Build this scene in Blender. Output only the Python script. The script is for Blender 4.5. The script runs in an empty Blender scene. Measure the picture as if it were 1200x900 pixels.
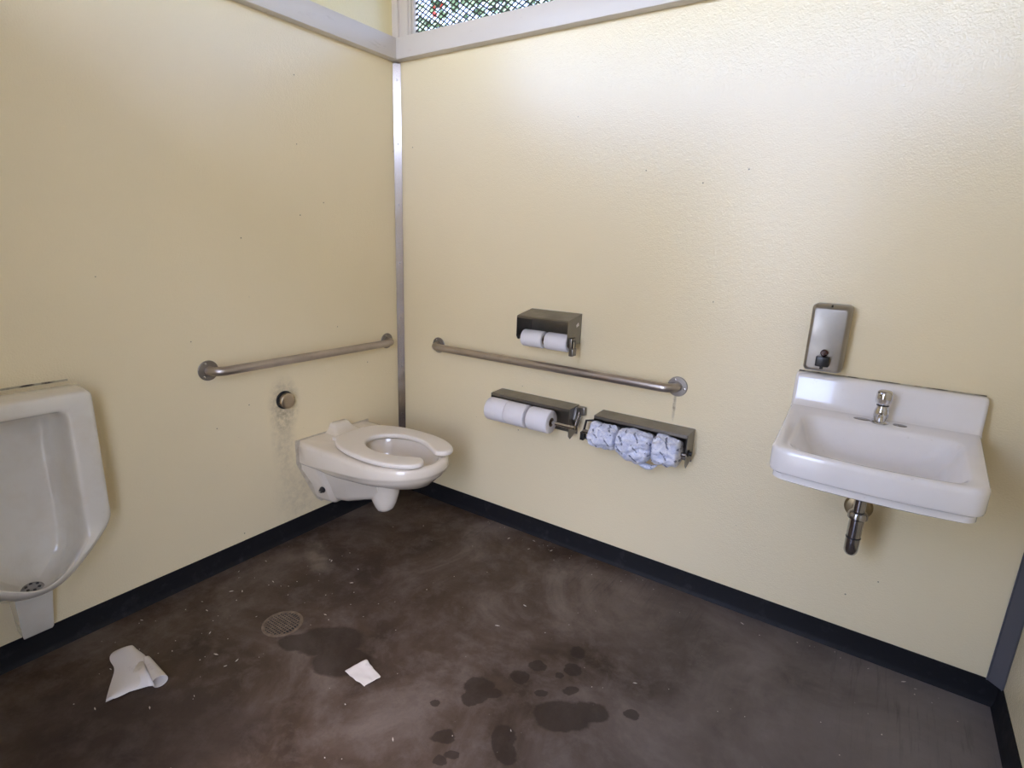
import bpy, bmesh, math, random
from mathutils import Vector, Matrix, noise
random.seed(7)
C = bpy.context.scene.collection
PI = math.pi

# ------------------------------------------------------------------ camera
cd = bpy.data.cameras.new('camera'); cam = bpy.data.objects.new('camera', cd); C.objects.link(cam)
cd.sensor_width = 36.0; cd.lens = 646.6 / 1200 * 36; cd.clip_start = 0.02; cd.clip_end = 500
Rr = Vector((0.82531183, 0.56359852, 0.03488679)); Rd = Vector((0.16912604, -0.18777066, -0.96754254)); Rf = Vector((-0.53875483, 0.80442457, -0.25028853))
m = Matrix.Identity(4)
for i in range(3):
    m[i][0] = Rr[i]; m[i][1] = -Rd[i]; m[i][2] = -Rf[i]
m[0][3], m[1][3], m[2][3] = 2.1013, -2.0651, 1.3648
cam.matrix_world = m
sc = bpy.context.scene; sc.camera = cam

# ------------------------------------------------------------------ room numbers (metres)
W = 2.592      # right wall plane
D = -2.12      # wall behind the camera
ZS = 2.152     # underside of the white sill beams
ZT = 2.245     # top of the sill beams
ZR = 3.00      # roof underside
DX0, DX1 = 1.18, 1.70   # added doorway behind the camera, unseen, width set for the light it lets in

# ------------------------------------------------------------------ sky, sun, exposure
wd = bpy.data.worlds.new('world'); sc.world = wd; wd.use_nodes = True
nt = wd.node_tree; nt.nodes.clear()
sky = nt.nodes.new('ShaderNodeTexSky'); sky.sky_type = 'NISHITA'; sky.sun_disc = False
sky.sun_elevation = math.radians(63); sky.sun_rotation = math.radians(151); sky.dust_density = 3.0; sky.air_density = 1.0
bg = nt.nodes.new('ShaderNodeBackground'); bg.inputs['Strength'].default_value = 0.42
wo = nt.nodes.new('ShaderNodeOutputWorld')
wb = nt.nodes.new('ShaderNodeMix'); wb.data_type = 'RGBA'; wb.blend_type = 'MULTIPLY'; wb.inputs[0].default_value = 1; wb.inputs[7].default_value = (.98, .985, 1.16, 1)
nt.links.new(sky.outputs[0], wb.inputs[6]); nt.links.new(wb.outputs[2], bg.inputs[0]); nt.links.new(bg.outputs[0], wo.inputs[0])
sd = bpy.data.lights.new('sun', 'SUN'); sd.energy = 1.5; sd.angle = math.radians(0.53); sd.color = (1, .95, .86)
sun = bpy.data.objects.new('sun', sd); C.objects.link(sun)
sun.rotation_euler = Vector((-.25, .45, -1.0)).to_track_quat('-Z', 'Y').to_euler()
def portal(loc, sx, sy, direction):
    l = bpy.data.lights.new('portal', 'AREA'); l.shape = 'RECTANGLE'; l.size = sx; l.size_y = sy; l.cycles.is_portal = True
    o = bpy.data.objects.new('portal', l); C.objects.link(o); o.location = loc
    o.rotation_euler = Vector(direction).to_track_quat('-Z', 'Z').to_euler()
portal(((DX0+DX1)/2, D-.04, 1.02), DX1-DX0, 2.04, (0, 1, 0))
portal((W/2, D-.04, (ZT+ZR)/2), W, ZR-ZT, (0, 1, 0))
portal((W/2, .06, (ZT+ZR)/2), W, ZR-ZT, (0, -1, 0))
portal((-.06, -1.65, (ZT+ZR)/2), 1.5, ZR-ZT, (1, 0, 0))
vs = sc.view_settings
vs.view_transform = 'Standard'; vs.look = 'None'; vs.exposure = 2.22; vs.gamma = 1; vs.use_curve_mapping = False

# ------------------------------------------------------------------ helpers
def tag(o, label=None, cat=None, group=None, kind=None):
    if label: o['label'] = label
    if cat: o['category'] = cat
    if group: o['group'] = group
    if kind: o['kind'] = kind
    return o
def empty(name, loc, label, cat, group=None, rot=(0, 0, 0)):
    o = bpy.data.objects.new(name, None); C.objects.link(o); o.location = loc; o.rotation_euler = rot
    o.empty_display_size = .05
    return tag(o, label, cat, group)

class MB:
    def __init__(s): s.v = []; s.f = []
    def add(s, vs_, fs):
        n = len(s.v); s.v += [tuple(p) for p in vs_]; s.f += [tuple(i + n for i in f) for f in fs]; return s
    def box(s, x0, x1, y0, y1, z0, z1, b=0.0):
        bm = bmesh.new(); bmesh.ops.create_cube(bm, size=1)
        for v in bm.verts:
            v.co = Vector(((x0+x1)/2 + v.co.x*(x1-x0), (y0+y1)/2 + v.co.y*(y1-y0), (z0+z1)/2 + v.co.z*(z1-z0)))
        if b: bmesh.ops.bevel(bm, geom=list(bm.edges), offset=b, segments=2, affect='EDGES', profile=.5)
        return s.bm(bm)
    def bm(s, bm, M=None):
        bm.verts.index_update()
        s.add([(M @ v.co if M else v.co) for v in bm.verts], [[v.index for v in f.verts] for f in bm.faces]); bm.free(); return s
    def loft(s, rings, cap0=True, cap1=True, closed=True):
        n = len(rings[0]); vv = [p for r in rings for p in r]; ff = []
        for i in range(len(rings)-1):
            for j in range(n if closed else n-1):
                k = (j+1) % n
                ff.append((i*n+j, i*n+k, (i+1)*n+k, (i+1)*n+j))
        if cap0: ff.append(tuple(range(n))[::-1])
        if cap1: ff.append(tuple(range((len(rings)-1)*n, len(rings)*n)))
        return s.add(vv, ff)
    def tube(s, path, r, n=20, caps=True):
        path = [Vector(p) for p in path]; rings = []
        up = None
        for i, p in enumerate(path):
            t = (path[min(i+1, len(path)-1)] - path[max(i-1, 0)]).normalized()
            if up is None: up = t.orthogonal().normalized()
            a = (up - t*up.dot(t)).normalized(); up = a; b = t.cross(a)
            rr = r[i] if isinstance(r, (list, tuple)) else r
            rings.append([p + (a*math.cos(2*PI*k/n) + b*math.sin(2*PI*k/n))*rr for k in range(n)])
        return s.loft(rings, caps, caps)
    def lathe(s, prof, origin, axis=(0, 0, 1), n=32, cap0=True, cap1=True):
        ax = Vector(axis).normalized(); a = ax.orthogonal().normalized(); b = ax.cross(a); o = Vector(origin)
        return s.loft([[o + ax*h + (a*math.cos(2*PI*k/n) + b*math.sin(2*PI*k/n))*r for k in range(n)] for r, h in prof], cap0, cap1)
    def prism(s, pts, off, b=0.0):
        """pts: 3D polygon, off: extrusion vector"""
        bm = bmesh.new(); off = Vector(off)
        v0 = [bm.verts.new(Vector(p)) for p in pts]; v1 = [bm.verts.new(Vector(p)+off) for p in pts]
        n = len(pts); bm.faces.new(v0[::-1]); bm.faces.new(v1)
        for i in range(n): bm.faces.new((v0[i], v0[(i+1) % n], v1[(i+1) % n], v1[i]))
        if b: bmesh.ops.bevel(bm, geom=list(bm.edges), offset=b, segments=2, affect='EDGES', profile=.5)
        return s.bm(bm)
    def build(s, name, mat, parent=None, smooth=35, sub=0, solid=0, kind=None, label=None):
        me = bpy.data.meshes.new(name); me.from_pydata(s.v, [], s.f); me.update()
        bm = bmesh.new(); bm.from_mesh(me); bmesh.ops.recalc_face_normals(bm, faces=bm.faces); bm.to_mesh(me); bm.free()
        if smooth:
            me.polygons.foreach_set('use_smooth', [True]*len(me.polygons))
            me.set_sharp_from_angle(angle=math.radians(smooth))
        if mat: me.materials.append(mat)
        o = bpy.data.objects.new(name, me); C.objects.link(o)
        if parent:
            o.parent = parent
            o.matrix_parent_inverse = WM(parent).inverted()
        if solid:
            q = o.modifiers.new('solid', 'SOLIDIFY'); q.thickness = solid; q.offset = 0
        if sub:
            q = o.modifiers.new('sub', 'SUBSURF'); q.levels = sub; q.render_levels = sub
        return tag(o, label, None, None, kind)
def WM(o):
    M = Matrix.LocRotScale(o.location, o.rotation_euler, o.scale)
    if o.parent: M = WM(o.parent) @ o.matrix_parent_inverse @ M
    return M
def struct(name, mb, mat, **k):
    return tag(mb.build(name, mat, **k), kind='structure')

# ------------------------------------------------------------------ materials
class NT:
    def __init__(s, name):
        s.m = bpy.data.materials.new(name); s.m.use_nodes = True; s.t = s.m.node_tree
        s.b = s.t.nodes['Principled BSDF']
        s.tc = s.t.nodes.new('ShaderNodeTexCoord')
        s.P = s.tc.outputs['Object']
    def n(s, typ, **k):
        q = s.t.nodes.new(typ)
        for a, v in k.items(): setattr(q, a, v)
        return q
    def l(s, a, b): s.t.links.new(a, b)
    def set(s, sock, v):
        if hasattr(v, 'is_linked'): s.l(v, sock)
        elif v is not None: sock.default_value = v
    def noise(s, scale, detail=4, rough=.55, vec=None, dist=0, scl=None):
        q = s.n('ShaderNodeTexNoise'); q.inputs['Scale'].default_value = scale; q.inputs['Detail'].default_value = detail
        q.inputs['Roughness'].default_value = rough; q.inputs['Distortion'].default_value = dist
        v = vec or s.P
        if scl:
            mp = s.n('ShaderNodeMapping'); mp.inputs['Scale'].default_value = scl; s.l(v, mp.inputs[0]); v = mp.outputs[0]
        s.l(v, q.inputs['Vector']); return q.outputs[0]
    def ramp(s, f, stops):
        q = s.n('ShaderNodeValToRGB'); s.set(q.inputs[0], f); e = q.color_ramp.elements
        while len(e) < len(stops): e.new(.5)
        for i, (p, c) in enumerate(stops):
            e[i].position = p; e[i].color = c if len(c) == 4 else (*c, 1)
        return q.outputs[0]
    def rng(s, f, a, b, c, d):
        q = s.n('ShaderNodeMapRange'); s.set(q.inputs[0], f)
        for i, v in enumerate((a, b, c, d)): q.inputs[i+1].default_value = v
        return q.outputs[0]
    def math(s, op, a, b=None):
        q = s.n('ShaderNodeMath', operation=op); s.set(q.inputs[0], a)
        if b is not None: s.set(q.inputs[1], b)
        return q.outputs[0]
    def mix(s, f, a, b, mode='MIX'):
        q = s.n('ShaderNodeMix', data_type='RGBA', blend_type=mode); s.set(q.inputs[0], f)
        s.set(q.inputs[6], a if hasattr(a, 'is_linked') else (*a, 1)); s.set(q.inputs[7], b if hasattr(b, 'is_linked') else (*b, 1))
        return q.outputs[2]
    def bump(s, h, strength, dist=.001):
        q = s.n('ShaderNodeBump'); q.inputs['Strength'].default_value = strength; q.inputs['Distance'].default_value = dist
        s.l(h, q.inputs['Height']); s.l(q.outputs[0], s.b.inputs['Normal'])
    def fin(s, col=None, rough=None, metal=None, spec=None, coat=None, coat_r=None):
        I = s.b.inputs
        if col is not None: s.set(I['Base Color'], col if hasattr(col, 'is_linked') else (*col, 1))
        if rough is not None: s.set(I['Roughness'], rough)
        if metal is not None: s.set(I['Metallic'], metal)
        if spec is not None: s.set(I['Specular IOR Level'], spec)
        if coat is not None: s.set(I['Coat Weight'], coat)
        if coat_r is not None: s.set(I['Coat Roughness'], coat_r)
        return s.m

def wall_paint(name, base, stains=()):
    t = NT(name)
    big = t.noise(1.3, 3); sp = t.noise(38, 6, .7)
    c = t.mix(t.rng(big, .2, .8, 0, 1), [x*.97 for x in base], [min(1, x*1.02) for x in base])
    # sparse scuffs and grime flecks
    g = t.math('MULTIPLY', t.rng(sp, .70, .76, 0, 1), t.rng(t.noise(2.2, 2), .5, .62, 0, 1))
    c = t.mix(t.math('MULTIPLY', g, .45), c, (.20, .17, .13))
    pits = t.n('ShaderNodeTexVoronoi'); pits.inputs['Scale'].default_value = 9; t.l(t.P, pits.inputs['Vector'])
    c = t.mix(t.math('MULTIPLY', t.rng(pits.outputs[0], .028, .02, 0, 1), .75), c, (.12, .10, .08))
    h = t.math('ADD', t.noise(200, 2, .5), t.math('MULTIPLY', t.noise(60, 3), .8))
    # grime patch round the flush button, drip under the bar flange
    for (lx, ly, lz, sx_, sy_, sz_, k_) in stains:
        mp = t.n('ShaderNodeMapping'); mp.vector_type = 'TEXTURE'; mp.inputs['Location'].default_value = (lx, ly, lz); mp.inputs['Scale'].default_value = (sx_, sy_, sz_)
        t.l(t.P, mp.inputs[0]); ln = t.n('ShaderNodeVectorMath', operation='LENGTH'); t.l(mp.outputs[0], ln.inputs[0])
        c = t.mix(t.math('MULTIPLY', t.rng(ln.outputs['Value'], .3, 1, k_, 0), t.rng(t.noise(34, 6, .72), .38, .62, .15, 1)), c, (.26, .21, .14))
    t.bump(h, .60, .0017)
    return t.fin(c, .15, 0, .75)
M = {}
M['wall'] = wall_paint('cream_gloss_paint', (.90, .775, .51), [(0, -.705, .64, .3, .085, .14, .62), (0, -.72, .50, .3, .07, .24, .30), (1.48, 0, .77, .008, .3, .075, .9), (0, -.66, .20, .3, .14, .22, .22)])
M['upper'] = wall_paint('yellow_paint', (.88, .78, .44))
t = NT('white_beam_paint'); n1 = t.noise(30, 6, .7, scl=(.25, .25, 1)); n2 = t.noise(7, 3)
c = t.mix(t.math('MULTIPLY', t.math('MULTIPLY', t.rng(n1, .6, .72, 0, 1), t.rng(n2, .45, .6, 0, 1)), .5), (.70, .65, .60), (.40, .34, .29))
t.bump(t.noise(120, 3), .2); M['beam'] = t.fin(c, .38)
# floor: stained brown concrete
t = NT('stained_concrete')
a = t.noise(2.2, 8, .62, dist=.6); b = t.noise(11, 8, .7, dist=.3); f = t.noise(90, 5, .7)
col = t.ramp(a, [(.32, (.034, .021, .014)), (.45, (.062, .040, .027)), (.56, (.090, .061, .043)), (.68, (.165, .125, .098))])
col = t.mix(t.rng(b, .48, .66, 0, .55), col, (.150, .118, .098))
col = t.mix(t.rng(f, .5, .8, 0, .35), col, (.05, .036, .028))
wx = t.n('ShaderNodeSeparateXYZ'); t.l(t.P, wx.inputs[0])
# greyer towards the sink side: the floor's bluish sheen put into the colour
gx = t.math('ADD', t.rng(wx.outputs[0], 1.3, 2.5, 0, .75), t.math('MULTIPLY', t.math('SUBTRACT', a, .5), .9))
col = t.mix(gx, col, (.24, .215, .205))
# scratch streaks near the back baseboard
st = t.noise(30, 4, .7, scl=(2.2, .12, 1))
col = t.mix(t.math('MULTIPLY', t.rng(st, .53, .68, 0, .5), t.math('MULTIPLY', t.rng(wx.outputs[1], -.55, -.2, 0, 1), t.rng(t.noise(2.5, 2), .42, .6, .1, 1))), col, (.05, .04, .036))
# wet spots with shapes of their own: centre, two half axes
SP = [(1.508,-.841,.092,.056),(1.564,-.784,.062,.040),(1.242,-.9,.046,.040),(1.254,-.945,.036,.030),(1.285,-.9,.034,.022),(1.319,-.79,.031,.027),
      (1.34,-.719,.026,.025),(1.446,-.66,.030,.028),(1.418,-.583,.026,.030),(1.477,-.747,.024,.019),(1.411,-.804,.017,.016),(1.422,-.709,.012,.012),
      (1.675,-.715,.020,.018),(1.409,-1.01,.034,.048),(1.44,-1.041,.030,.036),(1.266,-1.101,.032,.024),(1.306,-1.165,.020,.015),(1.324,-1.133,.020,.015),
      (1.168,-1.029,.015,.014),(.70,-1.05,.12,.075),(.62,-1.115,.075,.04),(.81,-1.09,.10,.065)]
wv = t.n('ShaderNodeTexNoise'); wv.inputs['Scale'].default_value = 16; wv.inputs['Detail'].default_value = 5; wv.inputs['Roughness'].default_value = .6; t.l(t.P, wv.inputs['Vector'])
vm = t.n('ShaderNodeVectorMath', operation='SUBTRACT'); t.l(wv.outputs[1], vm.inputs[0]); vm.inputs[1].default_value = (.5, .5, .5)
vs2 = t.n('ShaderNodeVectorMath', operation='SCALE'); t.l(vm.outputs[0], vs2.inputs[0]); vs2.inputs['Scale'].default_value = .045
va = t.n('ShaderNodeVectorMath', operation='ADD'); t.l(vs2.outputs[0], va.inputs[0]); t.l(t.P, va.inputs[1])
best = None
ang = math.radians(36)
for (cx, cy, rx, ry) in SP:
    mp = t.n('ShaderNodeMapping'); mp.vector_type = 'TEXTURE'
    mp.inputs['Location'].default_value = (cx, cy, 0); mp.inputs['Rotation'].default_value = (0, 0, ang); mp.inputs['Scale'].default_value = (rx, ry, 1)
    t.l(va.outputs[0], mp.inputs[0])
    ln = t.n('ShaderNodeVectorMath', operation='LENGTH'); t.l(mp.outputs[0], ln.inputs[0])
    best = ln.outputs['Value'] if best is None else t.math('MINIMUM', best, ln.outputs['Value'])
wet = t.rng(best, .92, 1.08, 1, 0)
# old broad damp tone left of the drain
damp = t.n('ShaderNodeMapping'); damp.vector_type = 'TEXTURE'; damp.inputs['Location'].default_value = (.52, -1.62, 0); damp.inputs['Rotation'].default_value = (0, 0, .6); damp.inputs['Scale'].default_value = (.42, .16, 1)
t.l(va.outputs[0], damp.inputs[0]); dl = t.n('ShaderNodeVectorMath', operation='LENGTH'); t.l(damp.outputs[0], dl.inputs[0])
col = t.mix(t.rng(dl.outputs['Value'], .8, 1.1, .5, 0), col, (.045, .032, .028))
# mineral streak in front of the toilet and pale patches along the left baseboard
pl = t.n('ShaderNodeMapping'); pl.vector_type = 'TEXTURE'; pl.inputs['Location'].default_value = (.23, -.74, 0); pl.inputs['Rotation'].default_value = (0, 0, -.5); pl.inputs['Scale'].default_value = (.13, .05, 1)
t.l(va.outputs[0], pl.inputs[0]); p2 = t.n('ShaderNodeVectorMath', operation='LENGTH'); t.l(pl.outputs[0], p2.inputs[0])
col = t.mix(t.math('MULTIPLY', t.rng(p2.outputs['Value'], .6, 1.3, .6, 0), t.rng(b, .4, .6, .3, 1)), col, (.26, .21, .16))
lf = t.math('MULTIPLY', t.rng(wx.outputs[0], .35, .02, 0, 1), t.rng(t.noise(9, 5, .7), .45, .7, 0, .6))
col = t.mix(lf, col, (.20, .16, .13))
# tiny white specks of dried paint
vo = t.n('ShaderNodeTexVoronoi'); vo.inputs['Scale'].default_value = 17; t.l(t.P, vo.inputs['Vector'])
col = t.mix(t.math('MULTIPLY', t.rng(vo.outputs[0], .045, .03, 0, 1), t.rng(t.noise(3, 2), .42, .6, 0, .8)), col, (.45, .42, .38))
col = t.mix(t.math('MULTIPLY', wet, .72), col, (.024, .015, .011))
ro = t.rng(a, .3, .7, .50, .36); ro = t.math('ADD', ro, t.rng(f, .3, .8, -.05, .10)); ro = t.math('SUBTRACT', ro, t.math('MULTIPLY', wet, .02))
t.bump(t.math('ADD', t.math('MULTIPLY', b, 1.2), t.math('MULTIPLY', f, .5)), .35, .002)
M['floor'] = t.fin(col, ro, 0, .27)
t = NT('black_vinyl'); n1 = t.noise(14, 6, .7)
c = t.mix(t.rng(n1, .55, .75, 0, .5), (.009, .009, .011), (.055, .055, .058)); t.bump(t.noise(50, 3), .1)
M['vinyl'] = t.fin(c, t.rng(n1, .3, .7, .5, .7), 0, .25)
def metal(name, col, rough, brush=None, dirt=.3):
    t = NT(name); n1 = t.noise(12, 5, .6)
    c = t.mix(t.rng(n1, .4, .75, 0, dirt), col, [x*.45 for x in col])
    r = t.rng(n1, .3, .7, rough*.85, rough*1.2)
    if brush: t.bump(t.noise(160, 2, .5, scl=brush), .06, .0004)
    return t.fin(c, r, 1)
M['steel'] = metal('satin_steel', (.52, .47, .44), .34, (.05, 1, 1))
M['flange'] = metal('flange_steel', (.36, .33, .30), .5, None)
M['steel_dark'] = metal('holder_steel', (.25, .235, .215), .36, (.05, 1, 1))
M['steel_bright'] = metal('dispenser_steel', (.37, .345, .31), .42, (1, 1, .05), .15)
M['chrome'] = metal('worn_chrome', (.66, .65, .66), .12, None, .25)
M['chrome_dark'] = metal('tarnished_chrome', (.40, .39, .40), .16, None, .5)
M['brass'] = metal('tarnished_brass', (.34, .27, .16), .35, None, .5)
M['alum'] = metal('corner_aluminium', (.40, .36, .34), .22, (1, 1, .05), .1)
t = NT('grey_trim'); M['greytrim'] = t.fin((.13, .13, .145), .4, .2)
def porcelain(name, base, tint, sc_=5):
    t = NT(name); c = t.mix(t.rng(t.noise(sc_, 4, .6), .45, .75, 0, .5), base, tint)
    c = t.mix(t.rng(t.noise(40, 5, .7), .66, .72, 0, .25), c, (.45, .36, .26))
    return t.fin(c, .16, 0, .5, .6, .06)
M['porc'] = porcelain('white_porcelain', (.90, .86, .83), (.82, .77, .72))
M['porc_t'] = porcelain('cream_porcelain', (.87, .79, .66), (.76, .65, .50))
M['porc_u'] = porcelain('urinal_porcelain', (.76, .72, .63), (.64, .56, .43), 8)
t = NT('seat_plastic'); M['seat'] = t.fin((.90, .83, .73), .28, 0, .5)
t = NT('black_plastic'); M['black'] = t.fin((.012, .012, .013), .3)
t = NT('dark_rubber'); M['rubber'] = t.fin((.02, .018, .017), .6)
t = NT('caulk'); M['caulk'] = t.fin(t.mix(t.rng(t.noise(30, 4), .4, .7, 0, 1), (.66, .58, .44), (.52, .44, .32)), .6)
t = NT('grime'); M['grime'] = t.fin(t.mix(t.rng(t.noise(25, 4), .4, .55, 0, 1), (.10, .08, .055), (.50, .44, .30)), .8)
t = NT('tissue'); t.bump(t.noise(180, 4, .6), .25, .001); M['tissue'] = t.fin((.84, .81, .82), .9, 0, .1)
t = NT('cardboard'); M['card'] = t.fin((.30, .22, .15), .9)
t = NT('paper_towel'); t.bump(t.noise(120, 4), .2, .001)
M['towel'] = t.fin(t.mix(t.rng(t.noise(14, 4), .60, .72, 0, .6), (.74, .69, .63), (.40, .36, .32)), .85, 0, .15)
t = NT('water'); t.b.inputs['Transmission Weight'].default_value = 1; t.b.inputs['IOR'].default_value = 1.33; M['water'] = t.fin((.9, .93, .9), .02)
# printed wrapper of the wrapped rolls: slanted dark dashes on pale blue-white paper
t = NT('printed_wrapper')
mp = t.n('ShaderNodeMapping'); mp.inputs['Rotation'].default_value = (0, math.radians(-50), 0); t.l(t.P, mp.inputs[0])
sx = t.n('ShaderNodeSeparateXYZ'); t.l(mp.outputs[0], sx.inputs[0])
row = t.math('FLOOR', t.math('MULTIPLY', sx.outputs[2], 34))
u = t.math('FRACT', t.math('ADD', t.math('MULTIPLY', sx.outputs[0], 12), t.math('MULTIPLY', row, .37)))
v = t.math('FRACT', t.math('MULTIPLY', sx.outputs[2], 34))
dash = t.math('MULTIPLY', t.math('LESS_THAN', u, .46), t.math('LESS_THAN', t.math('ABSOLUTE', t.math('SUBTRACT', v, .5)), .11))
dash = t.math('MULTIPLY', dash, t.rng(t.noise(70, 2), .40, .5, 0, 1))
cr = t.noise(26, 6, .75, dist=1.5)  # crease noise: bluish fold shade put into the wrapper colour
c = t.mix(t.rng(cr, .40, .60, 0, 1), (.84, .85, .93), (.56, .60, .78))
c = t.mix(t.rng(t.noise(34, 5, .7, dist=2), .60, .68, 0, .7), c, (.22, .26, .42))
c = t.mix(t.math('MULTIPLY', dash, .85), c, (.10, .12, .20))
t.bump(t.noise(45, 5, .7, dist=1), .8, .004); M['wrap'] = t.fin(c, .45, 0, .4)
t = NT('roof_boards'); M['roof'] = t.fin(t.mix(t.rng(t.noise(6, 4), .3, .7, 0, 1), (.34, .27, .19), (.40, .32, .23)), .7)
t = NT('outside_concrete'); M['outside'] = t.fin(t.mix(t.rng(t.noise(1.5, 6), .3, .7, 0, 1), (.24, .24, .23), (.18, .19, .17)), .9)
t = NT('leaf'); t.b.inputs['Transmission Weight'].default_value = 0; M['leaf'] = t.fin(t.mix(t.rng(t.noise(3, 3), .35, .65, 0, 1), (.05, .10, .045), (.12, .19, .09)), .5)
t = NT('blossom'); M['red'] = t.fin((.55, .03, .02), .6)
t = NT('bark'); M['bark'] = t.fin((.10, .07, .05), .9)
t = NT('mesh_steel'); M['mesh'] = t.fin((.07, .07, .065), .5, .6)
M['debris'] = NT('debris').fin((.60, .55, .48), .9)

# ------------------------------------------------------------------ structure
fl = struct('floor', MB().box(-.05, W+.05, D-.05, .05, -.12, 0), M['floor'], smooth=0)
th = .05
wl = struct('wall_left', MB().box(-th, 0, D-.05, th, -.02, ZT-.02), M['wall'], smooth=0)
MB().box(-.03, -.004, -.86, -.004, ZT, ZR).build('upper_panel', M['upper'], wl, smooth=0)
struct('wall_back', MB().box(0, W+th, 0, th, -.02, ZT-.02), M['wall'], smooth=0)
struct('wall_right', MB().box(W, W+th, D-.05, 0, -.02, ZR), M['wall'], smooth=0)
wf = struct('wall_front', MB().box(0, DX0, D-th, D, -.02, ZT-.02).box(DX1, W, D-th, D, -.02, ZT-.02).box(DX0, DX1, D-th, D, 2.06, ZT-.02), M['wall'], smooth=0)  # solid stretch right of the doorway is an added stand-in blocking light
struct('ceiling', MB().prism([(-.7, D-1.17, ZR-.02), (-.7, .8, ZR-.02), (-.7, .8, ZR+.1), (-.7, D-1.17, ZR+.1)], (W+1.4, 0, 0)), M['roof'], smooth=0)  # unseen roof, added with eaves sized to shape the incoming light
struct('ground', MB().box(-30, 33, -32, 30, -.3, -.13), M['outside'], smooth=0)
BP = .042      # how far the sill beams stand proud of the walls
struct('trim_1', MB().box(-.06, BP, D-.06, .0-BP, ZS+.004, ZT, .002), M['beam'])
struct('trim_2', MB().box(-.06, W, -BP, .06, ZS+.004, ZT, .002), M['beam'])
struct('trim_3', MB().box(BP, W, D-.06, D+BP, ZS+.004, ZT, .002), M['beam'])
# corner post standing on the beams, and the posts that carry the roof
struct('trim_4', MB().box(-.02, .030, -.022, .03, ZT, ZR, .002).box(.030, .082, -.010, .03, ZT, ZR, .002), M['beam'])
struct('trim_5', MB().box(-.03, .03, D-.03, D+.03, ZT, ZR).box(W-.06, W, D-.03, D+.03, ZT, ZR).box(W-.06, W, -.03, .03, ZT, ZR).box(-.03, .03, -.92, -.86, ZT, ZR), M['beam'])
# mesh window above the back wall
win = struct('window_1', MB().box(.082, .094, .0, .03, ZT, ZR, .001).box(.098, .108, .004, .03, ZT, ZR, .001).box(.108, W-.06, .004, .03, ZR-.04, ZR, .001).box(.108, W-.06, .006, .03, ZT, ZT+.006), M['beam'])
mm = MB(); x0, x1, z0, z1 = .108, W-.06, ZT, ZR-.04
pitch, sl = .036, .62
k = -40
for sgn, yy in ((1, .018), (-1, .0205)):
    q = x0 - 1.2
    while q < x1 + 1.2:
        # strand x = q + (z - z0)/sl * sgn, clipped to the opening
        pts = []
        za, zb = z0, z1
        xa, xb = q, q + sgn*(zb-za)/sl
        if sgn > 0:
            if xa < x0: za += (x0-xa)*sl; xa = x0
            if xb > x1: zb -= (xb-x1)*sl; xb = x1
        else:
            if xa > x1: za += (xa-x1)*sl; xa = x1
            if xb < x0: zb -= (x0-xb)*sl; xb = x0
        if zb - za > .005:
            d = Vector((xb-xa, 0, zb-za)).normalized(); n_ = Vector((-d.z, 0, d.x))*.0030
            A = Vector((xa, yy, za)); B = Vector((xb, yy, zb)); t_ = Vector((0, .0022, 0))
            mm.loft([[P_-n_, P_+n_, P_+n_+t_, P_-n_+t_] for P_ in (A, B)])
        q += pitch
mm.build('wire_mesh', M['mesh'], win, smooth=0, kind='stuff', label='dark expanded wire mesh filling the window')

# vinyl baseboards with a small toe
def base_prof(h=.0877):
    return [(0, h), (.004, h), (.0045, .02), (.007, .008), (.013, 0), (0, 0)]
struct('baseboard_back', MB().prism([(0, -a, z) for a, z in base_prof()], (W, 0, 0)), M['vinyl'])
struct('baseboard_left', MB().prism([(a, D, z) for a, z in base_prof()], (0, -D, 0)), M['vinyl'])
struct('baseboard_right', MB().prism([(W-a, D, z) for a, z in base_prof()], (0, -D, 0)), M['vinyl'])
# metal strip screwed over the corner
def corner_strip(name, x, y, sx, w, mat, z0, z1):
    a = Vector((x + sx*w*.72, y, 0)); b = Vector((x, y - w*.72, 0)); nrm = Vector((sx*.0018, -.0018, 0))
    mb = MB(); pr = [a, a+nrm*1.2, b+nrm*1.2, b]
    mb.loft([[p + Vector((0, 0, z)) for p in pr] for z in (z0, z1)])
    e1 = (a-b).normalized()*.004
    for q_ in (a-e1*.7, b+e1*.7):
        mb.loft([[q_ - e1*.4 + Vector((0,0,z)), q_ + e1*.4 + Vector((0,0,z)), q_ + e1*.4 + nrm*2.2 + Vector((0,0,z)), q_ - e1*.4 + nrm*2.2 + Vector((0,0,z))] for z in (z0, z1)])
    o = struct(name, mb, mat, smooth=20)
    mid = (a+b)/2 + nrm*1.3
    return o, mid, nrm.normalized()
cs, mid, nr = corner_strip('trim_6', 0, 0, 1, .036, M['alum'], .088, ZS)
me0 = None
for z in (2.08, 1.80, 1.52, 1.24, .96, .70, .44, .18):
    if me0 is None:
        s_ = MB().lathe([(.0042, 0), (.004, .0014), (.0015, .0022)], mid + Vector((0, 0, z)), nr, 10).build('screw', M['chrome_dark'], cs); me0 = s_; z00 = z
    else:
        c_ = me0.copy(); C.objects.link(c_); c_.parent = cs; c_.location.z += z - z00
corner_strip('trim_7', W, 0, -1, .050, M['greytrim'], .085, ZS)

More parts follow.
